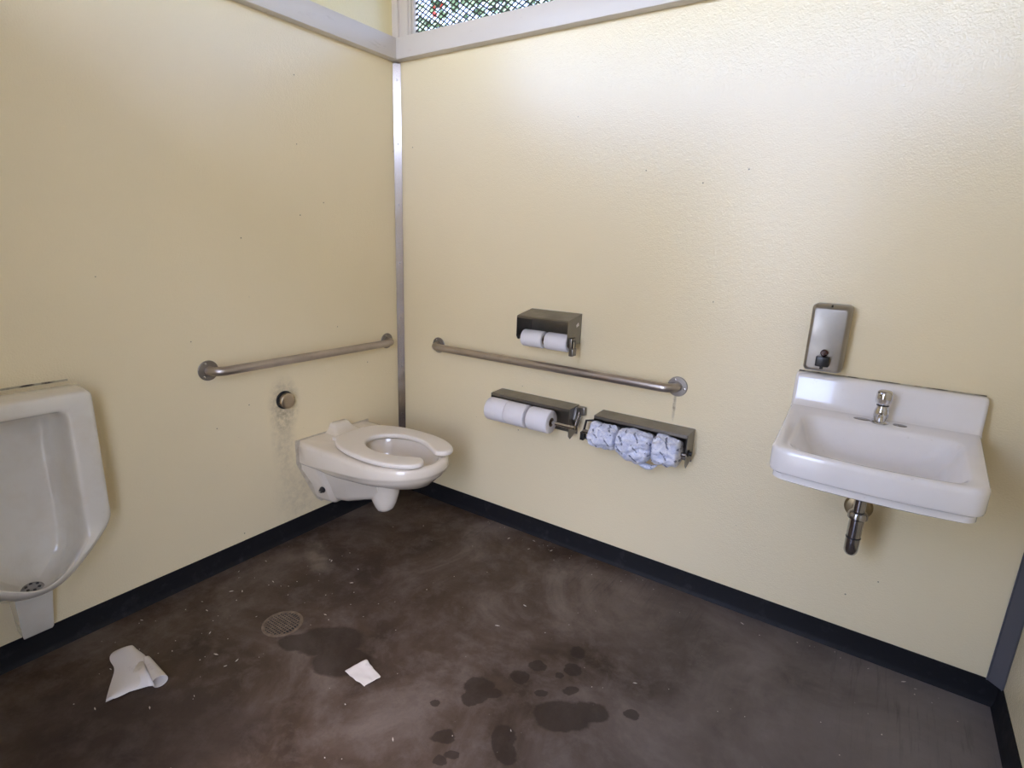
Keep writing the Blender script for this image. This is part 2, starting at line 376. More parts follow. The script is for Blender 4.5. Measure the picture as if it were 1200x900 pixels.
# ------------------------------------------------------------------ grab bars
def grab_bar(A, B, out, label):
    A = Vector(A); B = Vector(B); out = Vector(out); d = (B-A).normalized()
    r = .0175; off = .055; br = .045
    root = empty('grab_bar', A, label, 'grab bar', 'steel grab bars')
    path = [A + out*.003]
    for i in range(9):
        a = PI/2*i/8; path.append(A + out*(off-br) + out*br*math.sin(a) + d*br*(1-math.cos(a)))
    for i in range(1, 8): path.append(A + out*off + d*(br + ((B-A).length-2*br)*i/8))
    for i in range(9):
        a = PI/2*(1-i/8); path.append(B + out*(off-br) + out*br*math.sin(a) - d*br*(1-math.cos(a)))
    path.append(B + out*.003)
    MB().tube(path, r, 24).build('bar', M['steel'], root)
    up = Vector((0, 0, 1))
    for P_ in (A, B):
        f_ = MB().lathe([(.039, 0), (.039, .002), (.037, .004), (.020, .005), (.019, .008)], P_, out, 40).build('flange', M['flange'], root)
        for a in (90, 210, 330):
            q = P_ + out*.0042 + d*math.cos(math.radians(a+20))*.029 + up*math.sin(math.radians(a+20))*.029
            MB().lathe([(.0045, 0), (.004, .0016), (.001, .0022)], q, out, 10).build('screw', M['chrome'], f_)
grab_bar((0, -1.0147, .847), (0, -.1007, .847), (1, 0, 0), 'shorter steel grab bar on the left wall above the toilet')
grab_bar((.2669, 0, .8464), (1.485, 0, .8464), (0, -1, 0), 'long steel grab bar on the back wall between the paper holders')

# ------------------------------------------------------------------ flush button
root = empty('flush_button', (0, -.703, .662), 'round metal flush button on the stained wall left of the toilet', 'flush button')
MB().lathe([(.040, 0), (.040, .003), (.036, .005)], (0, -.703, .662), (1, 0, 0), 36).build('collar', M['rubber'], root)
MB().lathe([(.031, .003), (.033, .006), (.034, .024), (.033, .028), (.030, .0305), (.018, .032), (.004, .0325)], (0, -.703, .662), (1, 0, 0), 36).build('button', metal('button_metal', (.50, .42, .32), .28, None, .3), root)

# ------------------------------------------------------------------ toilet
AX = -.455
root = empty('toilet', (0, AX, .126), 'cream wall-hung toilet with an open-front seat under the short grab bar', 'toilet')
N = 96; TC = .38
def outer(theta, ins=0.0):
    hw = .208 - ins; tipx = .672 - ins; xs = .36
    dx, dy = math.cos(theta), math.sin(theta)
    lo, hi = 0, 1
    def inside(x, y):
        if x < 0.0: return False
        if x <= xs: return abs(y) <= hw
        return ((x-xs)/(tipx-xs))**2.15 + (abs(y)/hw)**2.15 <= 1
    for _ in range(26):
        md = (lo+hi)/2
        if inside(TC+dx*md, dy*md): lo = md
        else: hi = md
    return TC + dx*lo, dy*lo
TH = [2*PI*i/N for i in range(N)]
def orng(ins, zf): 
    r_ = []
    for th_ in TH:
        x, y = outer(th_, ins); x = max(x, 0.0)
        r_.append((x, AX+y, zf(x, y) if callable(zf) else zf))
    return r_
def ell(cx, ax_, ay, z, p=2.0):
    r_ = []
    for th_ in TH:
        c_, s_ = math.cos(th_), math.sin(th_)
        r_.append((cx + ax_*math.copysign(abs(c_)**(2/p), c_), AX + ay*math.copysign(abs(s_)**(2/p), s_), z))
    return r_
zt = .457
def zb(x, y): return .352 + .058*max(0, min(1, (x-.05)/.6))**1.0
mb = MB()
mb.loft([ell(.36, .03, .03, .300), ell(.37, .06, .05, .308), ell(.39, .10, .075, .346), ell(.415, .150, .100, .362), ell(.43, .182, .120, .395), ell(.435, .196, .132, .435), ell(.437, .203, .139, .453), ell(.44, .212, .148, zt),
         orng(.022, zt), orng(.010, zt-.002), orng(.003, zt-.009), orng(0, zt-.02), orng(0, lambda x, y: zb(x, y)+.012), orng(.002, lambda x, y: zb(x, y)+.004), orng(.006, zb),
         orng(.010, lambda x, y: zb(x, y)-.010*min(1, x/.2)), orng(.020, lambda x, y: zb(x, y)-.024*min(1, x/.2)), orng(.038, lambda x, y: zb(x, y)-.038*min(1, x/.2)), orng(.062, lambda x, y: .345),
         ell(.385, .20, .13, .337, 2.2), ell(.36, .105, .070, .330), ell(.335, .098, .060, .30), ell(.335, .088, .056, .25), ell(.337, .070, .048, .20), ell(.34, .050, .040, .165), ell(.337, .034, .030, .148), ell(.336, .014, .012, .142)], cap0=True, cap1=True)
# hump against the wall
def rr(x0, x1, hw, z, r=.012):
    pts = []
    for cx, cy, a0 in ((x1-r, hw-r, 0), (x0+.001, hw-.001, 90), (x0+.001, -hw+.001, 180), (x1-r, -hw+r, 270)):
        rr_ = r if cx > x0+.002 else .001
        for k_ in range(5):
            a = math.radians(a0+90*k_/4); pts.append((cx+rr_*math.cos(a), -.430+cy+rr_*math.sin(a), z))
    return pts
mb.loft([rr(0, .125, .088, .450), rr(0, .095, .074, .4585), rr(0, .070, .062, .464), rr(0, .052, .052, .474), rr(0, .040, .046, .488), rr(0, .034, .043, .495), rr(0, .026, .036, .498)])
# lower body back to the wall: sections across y-z stepping out along x
def sec(x, top, ht, bot, hb):
    pts = []
    P_ = [(ht, top), (ht, top-.05), (hb+.035, bot+.10), (hb+.012, bot+.03), (hb, bot+.012), (hb-.02, bot), (0, bot)]
    P_ += [(-a, b_) for a, b_ in P_[-2::-1]]
    return [(x, AX+a, b_) for a, b_ in P_]
mb.loft([sec(0, .37, .19, .128, .105), sec(.095, .37, .182, .138, .105), sec(.103, .37, .176, .141, .100), sec(.110, .37, .152, .148, .085), sec(.17, .37, .140, .155, .075), sec(.24, .36, .12, .178, .06), sec(.32, .34, .08, .20, .045), sec(.36, .32, .05, .22, .04)])
body = mb.build('bowl', M['porc_t'], root, smooth=40)
mb = MB(); g_ = []
mb.loft([[(x, AX + s_*(a), z_) for (a, z_, s_) in [(.2115, .4615, 1), (.2115, .35, 1), (.150, .21, 1), (.118, .145, 1), (.095, .123, 1), (.095, .123, -1), (.118, .145, -1), (.150, .21, -1), (.2115, .35, -1), (.2115, .4615, -1)]] for x in (0, .006)])
mb.build('gasket', M['caulk'], root, smooth=0)
# bolt on the near flange
b_ = MB().lathe([(.015, 0), (.015, .004), (.011, .006), (.010, .016), (.006, .019)], (.085, AX-.141, .222), (.25, -1, -.1), 20).build('mounting_bolt', M['rubber'], root)
MB().lathe([(.004, .0), (.003, .006)], (.0895, AX-.1595, .220), (.25, -1, -.1), 10).build('bolt_tip', M['chrome'], b_)
MB().lathe([(.0, 0), (.0, 0)], (0, 0, 0)).v
# water in the bowl
MB().loft([ell(.377, .072, .058, .3175), ell(.377, .072, .058, .318)]).build('water', M['water'], root)
# seat
OUT = [(.630, .050), (.652, .072), (.655, .100), (.640, .128), (.605, .155), (.56, .176), (.50, .191), (.43, .197), (.36, .195), (.29, .185), (.23, .167), (.18, .142), (.148, .110), (.135, .065), (.132, .0)]
INN = [(.608, .046), (.592, .052), (.578, .058), (.562, .066), (.535, .082), (.50, .097), (.46, .107), (.42, .110), (.38, .108), (.345, .098), (.315, .082), (.29, .060), (.277, .040), (.270, .020), (.268, .0)]
def seat_mb():
    st_ = [(o_, i_, 1) for o_, i_ in zip(OUT, INN)] + [(o_, i_, -1) for o_, i_ in list(zip(OUT, INN))[-2::-1]]
    rings = []
    z0, z1 = zt+.005, zt+.030
    n_ = len(st_)
    for idx, (o_, i_, s_) in enumerate(st_):
        o3 = Vector((o_[0], AX+.005 - s_*o_[1], 0)); i3 = Vector((i_[0], AX+.005 - s_*i_[1], 0)); w_ = i3 - o3; L = w_.length
        e_ = w_.normalized(); shrink = 0.0
        pr = [(0.002, 0), (0, .3), (0, .65), (.003, .88), (.010, 1.0), (L-.010, 1.0), (L-.003, .88), (L, .6), (L, .2), (L-.003, 0)]
        rings.append([o3 + e_*a + Vector((0, 0, z0 + (z1-z0)*(b2))) for a, b2 in pr])
    return MB().loft(rings, True, True)
seat_mb().build('seat', M['seat'], root, smooth=50, sub=2)
for s_ in (-1, 1):
    MB().box(.105, .150, AX+s_*.075-.018, AX+s_*.075+.018, zt-.002, zt+.016, .005).build('hinge', M['seat'], root)

# ------------------------------------------------------------------ urinal
UY = -1.655
root = empty('urinal', (0, UY, .08), 'cream porcelain urinal with a drooping lip on the left wall', 'urinal')
SEG = [5, 3, 8, 3, 6, 6]
def uring(ctrl):
    """ctrl: 7 points (s, z, x) from top centre round one side to bottom centre"""
    half = []
    for i, n_ in enumerate(SEG):
        a, b2 = Vector(ctrl[i]), Vector(ctrl[i+1])
        pm = Vector(ctrl[max(i-1, 0)]); pn = Vector(ctrl[min(i+2, 6)])
        for k_ in range(n_):
            u_ = k_/n_
            if i >= 3:   # smooth lower curve
                if i == 5: pn = Vector((-ctrl[5][0], ctrl[5][1], ctrl[5][2]))
                if i == 3: pm = Vector(ctrl[2])*.2 + a*.8
                p = .5*((2*a) + (b2-pm)*u_ + (2*pm-5*a+4*b2-pn)*u_**2 + (-pm+3*a-3*b2+pn)*u_**3)
            else: p = a.lerp(b2, u_)
            half.append(p)
    half.append(Vector(ctrl[6]))
    full = [(h.z, UY+h.x, h.y) for h in half] + [(h.z, UY-h.x, h.y) for h in half[-2:0:-1]]
    return full
U = [
 [(0,.893,0),(.203,.893,0),(.215,.882,0),(.215,.47,0),(.208,.385,0),(.115,.268,0),(0,.238,0)],
 [(0,.892,.06),(.203,.892,.06),(.215,.882,.06),(.215,.48,.06),(.210,.400,.05),(.110,.275,.04),(0,.240,.035)],
 [(0,.886,.140),(.203,.886,.140),(.216,.876,.140),(.216,.50,.140),(.208,.432,.130),(.090,.325,.160),(0,.300,.175)],
 [(0,.882,.149),(.201,.882,.149),(.213,.870,.149),(.213,.50,.149),(.203,.438,.145),(.088,.338,.182),(0,.315,.202)],
 [(0,.876,.154),(.195,.876,.154),(.206,.862,.154),(.206,.50,.154),(.190,.440,.154),(.084,.360,.203),(0,.336,.226)],
 [(0,.843,.155),(.135,.843,.155),(.150,.828,.155),(.150,.50,.155),(.144,.428,.157),(.078,.372,.208),(0,.349,.234)],
 [(0,.837,.152),(.130,.837,.152),(.145,.822,.152),(.145,.50,.152),(.138,.424,.153),(.071,.369,.201),(0,.348,.224)],
 [(0,.832,.140),(.127,.832,.140),(.141,.817,.140),(.141,.50,.140),(.133,.416,.140),(.064,.354,.186),(0,.330,.206)],
 [(0,.820,.075),(.121,.820,.075),(.135,.802,.075),(.135,.50,.075),(.125,.39,.083),(.058,.318,.140),(0,.304,.160)],
 [(0,.805,.045),(.110,.805,.045),(.126,.785,.045),(.126,.50,.045),(.114,.37,.050),(.052,.306,.100),(0,.295,.130)],
 [(0,.77,.030),(.09,.77,.030),(.108,.74,.030),(.108,.50,.030),(.092,.37,.036),(.045,.310,.060),(0,.292,.085)],
 [(0,.62,.026),(.05,.62,.026),(.06,.60,.026),(.06,.50,.026),(.05,.42,.028),(.028,.36,.032),(0,.33,.036)]]
mb = MB().loft([uring(r_) for r_ in U], True, True)
mb.build('urinal_body', M['porc_u'], root, smooth=45, sub=1)
MB().loft([[(x, UY+.005+a, z) for x, a, z in ((0, -w_, z_), (d_, -w_, z_), (d_, w_, z_), (0, w_, z_))] for w_, d_, z_ in ((.036, .045, .104), (.039, .052, .115), (.043, .070, .20), (.048, .09, .29))]).build('outlet_housing', M['porc_u'], root, smooth=25)
dn = MB().lathe([(.030, 0), (.030, .004), (.027, .009), (.017, .013), (.003, .0145)], (.108, UY, .291), (.2, 0, 1), 28).build('strainer', M['chrome_dark'], root)
hb = MB()
for a in range(6):
    hb.lathe([(.0042, 0), (.0042, .0012)], (.108+.016*math.cos(a*PI/3)+.0025, UY+.016*math.sin(a*PI/3), .3035-.0032*math.cos(a*PI/3)), (.2, 0, 1), 8)
hb.build('strainer_hole', M['black'], dn)
MB().box(0, .0025, UY-.205, UY+.203, .890, .8955).build('caulk_line', M['grime'], root, smooth=0)

# ------------------------------------------------------------------ paper holders
def y_off(o): return o
def roll(parent_unused, x0, x1, y, z, r, label, group, hole=.02, sag=0):
    root = empty('toilet_paper_roll', (x0, y, z), label, 'toilet paper', group)
    e = .003
    MB().lathe([(hole, .001), (r-e*2, 0), (r-e*.6, e*.4), (r, e*1.6), (r, (x1-x0)/2), (r, x1-x0-e*1.6), (r-e*.6, x1-x0-e*.4), (r-e*2, x1-x0), (hole, x1-x0-.001), (hole, (x1-x0)/2), (hole, .001)], (x0, y, z), (1, 0, 0), 48, False, False).build('paper', M['tissue'], root, smooth=50)
    MB().lathe([(hole, .0005), (hole, x1-x0-.0005), (hole-.0015, x1-x0-.0005), (hole-.0015, .0005), (hole, .0005)], (x0, y, z), (1, 0, 0), 28, False, False).build('cardboard_core', M['card'], root)
    return root
# 1: top double holder
HX0, HX1 = .810, 1.057
root = empty('toilet_paper_holder', (HX0, 0, .96), 'short steel paper holder with a deep hood, above the long grab bar', 'paper holder')
hz, fz, dp = 1.083, 1.063, .118
mb = MB()
mb.prism([(HX0, 0, hz), (HX0, -dp+.006, fz), (HX0, -dp, fz-.004), (HX0, -dp, fz-.010), (HX0, -dp+.0015, fz-.010), (HX0, -dp+.0018, fz-.005), (HX0, 0, hz-.0015)], (HX1-HX0, 0, 0))
for x in (HX0, HX1-.0015):
    mb.prism([(x, 0, hz-.001), (x, -dp+.004, fz-.003), (x, -dp, fz-.008), (x, -dp, .975), (x, -dp+.012, .960), (x, 0, .958)], (.0015, 0, 0))
mb.box(HX0, HX1, -.0015, 0, .958, hz-.001)
mb.build('hood', M['steel_dark'], root, smooth=20)
RZ1, RY1, RR1 = .966, -.078, .0365
MB().tube([(HX0+.001, RY1, RZ1), (HX1+.004, RY1, RZ1)], .008, 16).build('spindle', M['chrome_dark'], root)
lk = MB().box(HX1, HX1+.012, -.103, -.062, .948, .992, .002).box(HX1, HX1+.018, -.100, -.066, .918, .949, .002).build('lock', M['steel_dark'], root, smooth=20)
MB().box(HX1+.012, HX1+.0135, -.094, -.070, .952, .982).build('lock_slot', M['black'], lk, smooth=0)
MB().tube([(HX1+.015, -.088, .948), (HX1+.015, -.088, .978)], .003, 10).build('lock_pin', M['chrome'], lk)
MB().prism([(HX1+.0003, -.030, 1.050), (HX1+.0003, -.048, 1.040), (HX1+.0003, -.044, 1.030), (HX1+.0003, -.022, 1.036)], (.0004, 0, 0)).build('sticker_scrap', M['tissue'], root, smooth=0)
roll(None, HX0+.016, HX0+.118, RY1, RZ1, RR1, 'small white roll at the left in the top paper holder', 'white rolls in the top holder')
roll(None, HX0+.132, HX0+.238, RY1, RZ1, RR1, 'small white roll at the right in the top paper holder beside its lock', 'white rolls in the top holder')
# 2: lower left triple holder
def long_holder(X0, X1, zt_, side_left, label):
    root = empty('toilet_paper_holder', (X0, 0, zt_-.13), label, 'paper holder')
    dp = .088; t_ = .0018; fz = zt_-.004
    mb = MB().prism([(X0, 0, zt_), (X0, -dp, fz), (X0, -dp, fz-.012), (X0, -dp+t_, fz-.012), (X0, -dp+t_, fz-t_), (X0, 0, zt_-t_)], (X1-X0, 0, 0))
    mb.box(X0, X1, -t_, 0, zt_-.135, zt_-.001)
    side = [(0, zt_-.001), (-dp, fz-.001), (-dp, zt_-.075), (-dp+.004, zt_-.125), (-dp+.020, zt_-.140), (0, zt_-.118)]
    if side_left != 'open_left': mb.prism([(X0, y, z) for y, z in side], (t_, 0, 0))
    mb.prism([(X1-t_, y, z) for y, z in side], (t_, 0, 0))
    mb.build('hood', M['steel_dark'], root, smooth=20)
    return root
X0, X1 = .664, 1.072
h2 = long_holder(X0, X1, .693, '', 'long steel paper holder of three white rolls, sprung open at its right end')
RY2, RZ2, RR2 = -.104, .622, .052
MB().tube([(X0+.002, RY2, RZ2), (1.108, RY2, RZ2)], [.0085, .0085], 18).tube([(1.080, RY2, RZ2), (1.092, RY2, RZ2)], .0105, 18).build('spindle', M['chrome'], h2)
lt = MB().prism([(X1+.001, -.060, .640), (X1+.001, -.026, .600), (X1+.001, -.006, .640), (X1+.001, -.012, .684), (X1+.001, -.040, .690)], (.010, 0, 0), .001)
lt.box(X1+.002, X1+.040, -.030, -.004, .655, .690, .003)
lt.build('latch', M['steel_dark'], h2, smooth=20)
for yy, z0_, z1_ in ((-.066, .600, .672), (-.044, .588, .664)):
    MB().tube([(X1+.014, yy, z0_), (X1+.022, yy+.03, z1_)], .0028, 10).build('latch_rod', M['chrome'], h2)
G2 = 'white rolls in the lower left holder'
roll(None, .672, .7745, RY2, RZ2, RR2, 'leftmost white roll in the lower left holder', G2)
roll(None, .7755, .878, RY2, RZ2, RR2-.0005, 'middle white roll in the lower left holder', G2)
roll(None, .893, .998, RY2, RZ2, RR2-.001, 'rightmost white roll in the lower left holder with its cardboard core showing', G2)
# 3: lower right holder with wrapped rolls
X0, X1 = 1.186, 1.571
h3 = long_holder(X0, X1, .693, '', 'long steel paper holder below the grab bar with three rolls still in printed wrappers')
RY3, RZ3 = -.098, .616
MB().tube([(X0-.040, RY3, RZ3), (1.1815, RY3, RZ3)], .008, 16).build('spindle', M['chrome_dark'], h3)
MB().tube([(1.554, RY3, RZ3), (X1+.004, RY3, RZ3)], .008, 16).build('spindle_end', M['chrome_dark'], h3)
mb = MB()
mb.tube([(X0-.004, -.045, .655), (X0-.046, -.060, .650), (X0-.050, -.078, .590), (X0-.004, -.070, .562)], .0055, 8)
mb.box(X0-.058, X0-.040, -.090, -.060, .570, .606, .003)
mb.build('latch', M['black'], h3, smooth=30)
MB().box(X0-.032, X0-.012, -.05, -.046, .585, .64, .001).build('latch_plate', M['steel'], h3)
MB().lathe([(.014, 0), (.014, .004), (.009, .006), (.009, .014), (.004, .015)], (X1, -.060, .612), (1, 0, 0), 16).build('spindle_knob', M['black'], h3)
def wrapped(x0, x1, r, sag, seed, label):
    root = empty('wrapped_paper_roll', (x0, RY3, RZ3), label, 'toilet paper', 'wrapped rolls in the lower right holder')
    n_, mrs = 72, 34; rings = []
    for i in range(mrs+1):
        u_ = i/mrs; x = x0 + (x1-x0)*u_
        env = max(0, 1-abs(2*u_-1)**12)**.5
        rr_ = r*max(env, .45)
        ring = []
        for k_ in range(n_):
            a = 2*PI*k_/n_; cy, cz = math.cos(a), math.sin(a)
            p = Vector((x*16+seed, cy*2.0, cz*2.0)); nn = noise.fractal(p*1.3, .8, 2.1, 5)*.008 - (1-abs(noise.noise(p*1.3+Vector((0, 3, 1)))))**6*.008 + .004
            dn_ = max(0, -cz)
            rad = rr_ + nn*min(1, env*1.2) + sag*(dn_**2)*math.sin(PI*u_)
            ring.append((x + noise.noise(p*.8)*.003, RY3 + cy*rad, RZ3 + cz*rad))
        rings.append(ring)
    MB().loft(rings).build('wrapper', M['wrap'], root, smooth=60, sub=1)
    return root
wrapped(1.180, 1.302, .049, .0, 1.3, 'wrapped roll at the left end of the lower right holder')
w2 = wrapped(1.303, 1.447, .052, .026, 5.1, 'baggy middle wrapped roll hanging lowest in the lower right holder')
wrapped(1.448, 1.556, .052, .004, 9.7, 'wrapped roll at the right end of the lower right holder')
rings = []
for i in range(13):
    u_ = i/12; x = 1.375 + .095*u_; s_ = math.sin(PI*u_)**.6
    rings.append([(x, RY3+.006 + .016*s_*math.cos(2*PI*k_/16) , .533 + .004*math.sin(5*u_) - .004*s_ + (.0105*s_+.001)*math.sin(2*PI*k_/16) + .018*(abs(u_-.5)*2)**2) for k_ in range(16)])
MB().loft(rings).build('loose_flap', M['wrap'], w2, smooth=60, sub=1)

# ------------------------------------------------------------------ soap dispenser
SX = 1.958
root = empty('soap_dispenser', (SX, 0, .99), 'brushed steel soap dispenser with a black push valve above the sink', 'soap dispenser')
def rrect(cx, cz, hw, hh, r, y, n_=6):
    pts = []
    for sx_, sz_, a0 in ((1, 1, 0), (-1, 1, 90), (-1, -1, 180), (1, -1, 270)):
        for k_ in range(n_+1):
            a = math.radians(a0 + 90*k_/n_); pts.append((cx+sx_*(hw-r)+r*math.cos(a), y, cz+sz_*(hh-r)+r*math.sin(a)))
    return pts
zc = 1.099
MB().loft([rrect(SX, zc, .056, .108, .014, 0), rrect(SX, zc, .056, .108, .014, -.040), rrect(SX, zc-.001, .0545, .1055, .014, -.056), rrect(SX, zc-.002, .051, .101, .013, -.0655), rrect(SX, zc-.002, .047, .097, .012, -.069), rrect(SX, zc-.002, .044, .094, .011, -.0698)]).build('case', M['steel_bright'], root, smooth=50)
vl = MB().box(SX-.019, SX+.019, -.092, -.067, 1.013, 1.045, .003).build('valve', M['black'], root)
MB().tube([(SX, -.082, 1.014), (SX, -.083, 1.005)], .005, 12).build('nozzle', M['black'], vl)
MB().lathe([(.011, 0), (.011, .012), (.008, .016), (.002, .0165)], (SX+.001, -.069, 1.056), (0, -1, 0), 20).build('push_button', NT('maroon_plastic').fin((.045, .012, .010), .25), root)
MB().tube([(SX, -.066, 1.2025), (SX, -.061, 1.2045)], .003, 8).build('lock_hole', M['black'], root)

# ------------------------------------------------------------------ sink
SXC = 2.137
root = empty('sink', (SXC, 0, .70), 'white wall-hung porcelain sink under the soap dispenser', 'sink')
def ztop(y): return .874 + (y+.06)*.085
def sring(hwb, hwf, yb, yf, r, zf, bow=.020, n_=7, m_=9):
    """rounded rectangle in plan, counter-clockwise, back edge at yb, front at yf (bowed)"""
    pts = []
    def hw(y): u_ = (y-yb)/(yf-yb); return hwb+(hwf-hwb)*u_
    cs_ = [(1, -1, 270), (1, 1, 0), (-1, 1, 90), (-1, -1, 180)]
    base = []
    for sx_, sy_, a0 in cs_:
        yc = (yb - r) if sy_ > 0 else (yf + r)
        xc = sx_*((hwb if sy_ > 0 else hwf) - r)
        for k_ in range(n_+1):
            a = math.radians(a0+90*k_/n_); base.append((xc+r*math.cos(a), yc+r*math.sin(a)))
    full = []
    for i in range(len(base)):
        a, b2 = base[i], base[(i+1) % len(base)]; full.append(a)
        if (i+1) % (n_+1) == 0:
            for k_ in range(1, m_): full.append((a[0]+(b2[0]-a[0])*k_/m_, a[1]+(b2[1]-a[1])*k_/m_))
    for x, y in full:
        f_ = max(0, min(1, (y-yb)/(yf-yb)))
        yy = y - bow*(1-min(1, abs(x)/hwf)**2)*f_**3
        pts.append((SXC+x, yy, zf(yy) if callable(zf) else zf))
    return pts
R_ = [
 sring(.15, .15, -.08, -.28, .05, .716), sring(.19, .19, -.03, -.36, .05, .730), sring(.232, .222, -.005, -.436, .03, .742), sring(.238, .229, -.002, -.444, .03, .747), sring(.238, .229, -.002, -.444, .03, .763),
 sring(.240, .232, -.001, -.447, .03, .767), sring(.247, .238, -.001, -.453, .032, .770), sring(.250, .240, 0, -.456, .032, .778),
 sring(.250, .240, 0, -.456, .032, lambda y: ztop(y)-.016), sring(.249, .239, 0, -.455, .032, lambda y: ztop(y)-.007), sring(.245, .235, -.004, -.450, .030, lambda y: ztop(y)-.001), sring(.239, .230, -.01, -.444, .028, ztop),
 sring(.207, .207, -.128, -.437, .045, lambda y: ztop(y)-.001, .020), sring(.200, .199, -.135, -.431, .045, lambda y: ztop(y)-.007, .020), sring(.192, .190, -.141, -.424, .045, lambda y: ztop(y)-.022, .019),
 sring(.176, .172, -.152, -.405, .05, lambda y: ztop(y)-.055, .015), sring(.150, .146, -.170, -.375, .06, lambda y: ztop(y)-.088, .01), sring(.10, .10, -.19, -.34, .06, .757, 0), sring(.035, .035, -.225, -.295, .034, .750, 0), sring(.022, .022, -.238, -.282, .021, .744, 0)]
mb = MB().loft(R_)
# backsplash
def bs(hw, yf, z, r=.012):
    pts = []
    for cx, cy, a0 in ((hw-r, -yf+r, 270), (hw-.002, -.002, 0), (-hw+.002, -.002, 90), (-hw+r, -yf+r, 180)):
        r2 = r if cy < -.003 else .002
        for k_ in range(6):
            a = math.radians(a0+90*k_/5); pts.append((SXC+cx+r2*math.cos(a), cy+r2*math.sin(a), z))
    return pts
mb.loft([bs(.2500, .085, .842), bs(.2500, .074, .868), bs(.2500, .066, .874), bs(.2505, .060, .880), bs(.251, .054, .893), bs(.252, .046, .925), bs(.252, .040, .960), bs(.251, .037, .968), bs(.249, .033, .973), bs(.245, .028, .976)])
basin = mb.build('basin', M['porc'], root, smooth=42)
MB().lathe([(.021, 0), (.021, .003), (.016, .004), (.010, .002)], (SXC, -.26, .7485), (0, 0, 1), 24).build('drain_ring', M['chrome_dark'], root)
MB().box(SXC-.248, SXC+.246, -.003, 0, .974, .9785, .001).build('caulk_line', M['grime'], root, smooth=0)
# faucet
FY = -.098; FZ = ztop(FY)-.001; FX = SXC+.002
fc = MB().lathe([(.026, -.002), (.026, .002), (.023, .005), (.018, .007), (.0175, .010), (.0195, .018), (.0195, .030), (.0175, .040), (.015, .046), (.0145, .052), (.0165, .055)], (FX, FY, FZ), (0, 0, 1), 32).build('faucet', M['chrome'], root)
MB().tube([(FX, FY, FZ+.024), (FX, FY-.028, FZ+.024), (FX, FY-.040, FZ+.018), (FX, FY-.043, FZ+.010)], [.011, .010, .009, .0085], 18).build('spout', M['chrome'], fc)
MB().lathe([(.0165, .052), (.0165, .057)], (FX, FY, FZ), (0, 0, 1), 28).build('gasket_ring', M['rubber'], fc)
MB().lathe([(.0175, .057), (.0195, .061), (.0215, .068), (.0220, .078), (.0215, .088), (.0195, .095), (.015, .099), (.006, .1005), (.001, .1007)], (FX, FY, FZ), (0, 0, 1), 32).build('push_cap', M['chrome'], fc)
MB().lathe([(.0022, 0), (.0022, .001)], (FX-.011, FY-.0175, FZ+.086), (-.5, -.82, .1), 10).build('cap_screw', M['black'], fc)
for dx, rx in ((-.045, .023), (.052, .018)):
    n_ = 24; ring = lambda s_, dz: [(FX+dx+rx*s_*math.cos(2*PI*k_/n_), FY-.004+.0085*s_*math.sin(2*PI*k_/n_), ztop(FY-.004+.0085*s_*math.sin(2*PI*k_/n_))+dz) for k_ in range(n_)]
    MB().loft([ring(1, -.002), ring(1, .0012), ring(.85, .002)]).build('hole_cover', M['chrome_dark'], root)
# trap under the sink
PY = -.185
dr = MB().tube([(SXC-.004, PY, .735), (SXC-.004, PY, .60)], .0165, 24).build('drain_pipe', M['chrome_dark'], root)
MB().lathe([(.022, 0), (.027, .004), (.0275, .016), (.024, .023), (.017, .026)], (SXC-.004, PY, .578), (0, 0, 1), 24).build('slip_nut', M['chrome_dark'], dr)
pth = [(SXC-.004, PY, .585), (SXC-.004, PY, .505)]
for i in range(1, 11):
    a = PI*i/10; pth.append((SXC-.004, PY+.040*(1-math.cos(a)), .490-.030*math.sin(a)))
pth += [(SXC-.004, PY+.080, .515), (SXC-.004, PY+.088, .535), (SXC-.004, PY+.11, .545), (SXC-.004, 0, .545)]
MB().tube(pth, .0195, 24).build('trap_bend', M['chrome_dark'], dr)
MB().lathe([(.0205, 0), (.0205, .004)], (SXC-.004, PY, .515), (0, 0, 1), 24).build('trap_seam', M['rubber'], dr)
MB().lathe([(.042, 0), (.042, .002), (.036, .010), (.022, .014)], (SXC-.004, 0, .545), (0, -1, 0), 32).build('wall_flange', M['brass'], dr)

# ------------------------------------------------------------------ floor drain
DC = (.491, -1.092)
root = empty('floor_drain', (DC[0], DC[1], 0), 'round rusty floor drain grate in the concrete, in front of the toilet', 'floor drain')
rust = NT('rusty_iron'); rustm = rust.fin(rust.mix(rust.rng(rust.noise(50, 4), .4, .7, 0, 1), (.17, .125, .09), (.26, .20, .145)), .6, .3)
MB().lathe([(.070, -.004), (.070, .0015), (.067, .0025), (.060, .0025), (.058, -.001), (.058, -.004)], (*DC, 0), (0, 0, 1), 48, False, False).build('drain_rim', rustm, root)
MB().lathe([(.060, .0002), (.060, .0006)], (*DC, 0), (0, 0, 1), 40).build('drain_shade', M['black'], root)  # flat black disc for the shade below the grate
mb = MB(); g = -.052
while g < .0525:
    L = math.sqrt(max(.058**2-g*g, 0))
    mb.box(DC[0]-L, DC[0]+L, DC[1]+g-.0016, DC[1]+g+.0016, .0005, .0022); mb.box(DC[0]+g-.0016, DC[0]+g+.0016, DC[1]-L, DC[1]+L, .0006, .0021); g += .0105
gr = mb.build('grate', rustm, root, smooth=0)

